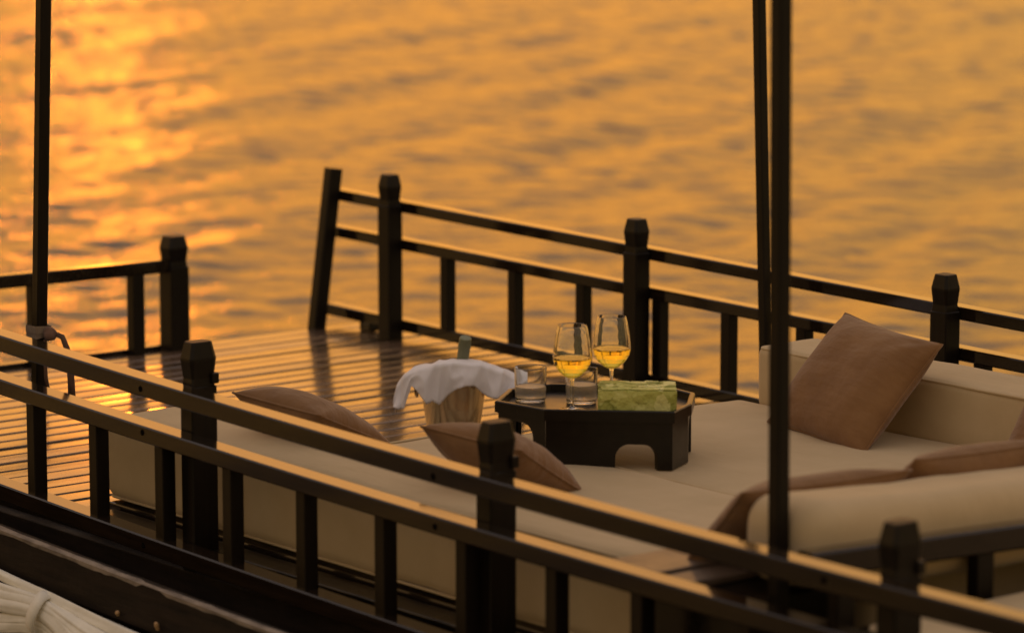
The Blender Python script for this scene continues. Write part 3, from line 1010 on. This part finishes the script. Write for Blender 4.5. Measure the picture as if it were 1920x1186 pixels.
# ------------------------------------------------------------------ ice bucket, bottle, napkin
BK = Vector((-7.765, 6.07, 0.0))
bk = tag(empty('ice_bucket', BK), 'brushed metal ice bucket standing on the deck under a white napkin', 'ice bucket')
prof = [(0.0, 0.004), (0.062, 0.004), (0.066, 0.001), (0.070, 0.004), (0.072, 0.012), (0.085, 0.10), (0.0945, 0.180), (0.0975, 0.183), (0.0975, 0.187), (0.094, 0.188), (0.0915, 0.183), (0.082, 0.10), (0.069, 0.014), (0.0, 0.012)]
from_bm('bucket_body', lathe(prof, 64), M['bucket'], bk, True)
for s in (-1, 1):
    dirv = Vector((math.sin(ang), math.cos(ang), 0)) * s
    hb = bmesh.new()
    c0 = dirv * 0.098 + Vector((0, 0, 0.150))
    pts = [c0 + dirv * (0.006 + 0.004 * math.cos(a)) + dirv.cross(Vector((0, 0, 1))) * 0.022 * math.cos(a) + Vector((0, 0, 0.026 * math.sin(a))) for a in np.linspace(0, 2 * math.pi, 25)]
    sweep(pts, circ(0.0035, 8), hb, cap=False, up=dirv)
    from_bm('ring_handle', hb, M['bucket'], bk, True)
    from_bm('handle_lug', (lambda b: b)(box_bm(-0.007, 0.007, -0.007, 0.007, -0.012, 0.012, 0.003)), M['bucket'], bk).location = dirv * 0.094 + Vector((0, 0, 0.178))
bt = tag(empty('wine_bottle', BK + Vector((-0.038, 0.026, 0.009))), 'wine bottle with a pale foil neck poking out of the ice bucket', 'bottle')
bt.rotation_euler = (R(4), R(17), 0)
from_bm('bottle_body', lathe([(0, 0), (0.032, 0), (0.036, 0.004), (0.037, 0.02), (0.037, 0.15), (0.033, 0.175), (0.020, 0.205), (0.0155, 0.225), (0.0150, 0.245), (0, 0.245)], 40), M['bottle'], bt, True)
from_bm('foil_cap', lathe([(0.0155, 0.232), (0.0165, 0.2325), (0.0170, 0.272), (0.0180, 0.273), (0.0182, 0.283), (0.0176, 0.2845), (0.0172, 0.300), (0.0155, 0.303), (0, 0.303)], 32), M['foil'], bt, True)

# napkin: stiff folded linen laid over bucket and bottle; s = across, d = depth, z = up
PX = 1.49e-3
def lerp_tab(tab, s):
    xs = [a for a, _ in tab]; ys = [b for _, b in tab]
    return float(np.interp(s, xs, ys))
top_tab = [(-113, 742), (-106, 716), (-92, 697), (-74, 685), (-50, 677), (-25, 672), (0, 670), (25, 670), (50, 673), (75, 681), (100, 690), (120, 697), (136, 701)]
hem_tab = [(-113, 757), (-103, 762), (-92, 758), (-86, 738), (-78, 714), (-66, 728), (-50, 750), (-38, 741), (-26, 751), (-10, 733), (8, 720), (25, 716), (42, 718), (58, 728), (72, 738), (84, 742), (96, 732), (112, 725), (136, 720)]
zpx = lambda y: 0.1955 + (693.5 - y) * PX / 0.987      # height of a point seen at y on the bucket axis
side = Vector((math.sin(ang), math.cos(ang), 0)); toc = Vector((math.cos(ang), -math.sin(ang), 0))
nb = bmesh.new(); grid = []
NS, ND = 150, 30
for i in range(NS + 1):
    s = -113 + 249 * i / NS
    zt_, zh = zpx(lerp_tab(top_tab, s)), zpx(lerp_tab(hem_tab, s))
    fl = math.exp(-(s / 75.0) ** 4)                  # where the rim carries the cloth
    rimw = 0.035 + 0.062 * math.sqrt(max(0.0, 1 - min(1, (s / 98.0) ** 2)))
    row = []
    for j in range(ND + 1):
        f = j / ND
        rg = 1 - abs(noise.noise(Vector((s * 0.030 + f * 1.7, f * 1.5 - s * 0.012, 3)))) * 2.2
        wr = 0.011 * (rg - 0.6) + 0.004 * math.sin(s * 0.13 + 3.0 * f) * min(1, max(0, f - 0.45) * 2.5)
        if f < 0.25:       # back hem rising to the rim
            g = f / 0.25
            d = -rimw - 0.012 + 0.012 * g; z = zt_ - 0.035 * (1 - g) - 0.012
        elif f < 0.60:     # over the top
            g = (f - 0.25) / 0.35
            d = -rimw + g * 2 * rimw; z = zt_ - 0.014 * (2 * g - 1) ** 2 * (1 if g > .5 else 0.8)
        else:              # front fall
            g = (f - 0.60) / 0.40
            d = rimw + 0.012 * math.sin(g * 1.6) + 0.008 * g * math.sin(s * 0.11)
            z0 = zt_ - 0.014
            z = z0 + (zh - 0.008 - z0) * g
        p = side * (s * PX) + toc * (d + wr) + Vector((0, 0, z + wr * 0.6 + d * 0.17))
        row.append(nb.verts.new(p))
    grid.append(row)
for i in range(NS):
    for j in range(ND):
        nb.faces.new((grid[i][j], grid[i + 1][j], grid[i + 1][j + 1], grid[i][j + 1]))
nk = from_bm('napkin', nb, M['linen'], None, True)
nk.location = BK
so = nk.modifiers.new('thick', 'SOLIDIFY'); so.thickness = 0.0012
tag(nk, 'white linen napkin draped over the ice bucket', 'napkin')
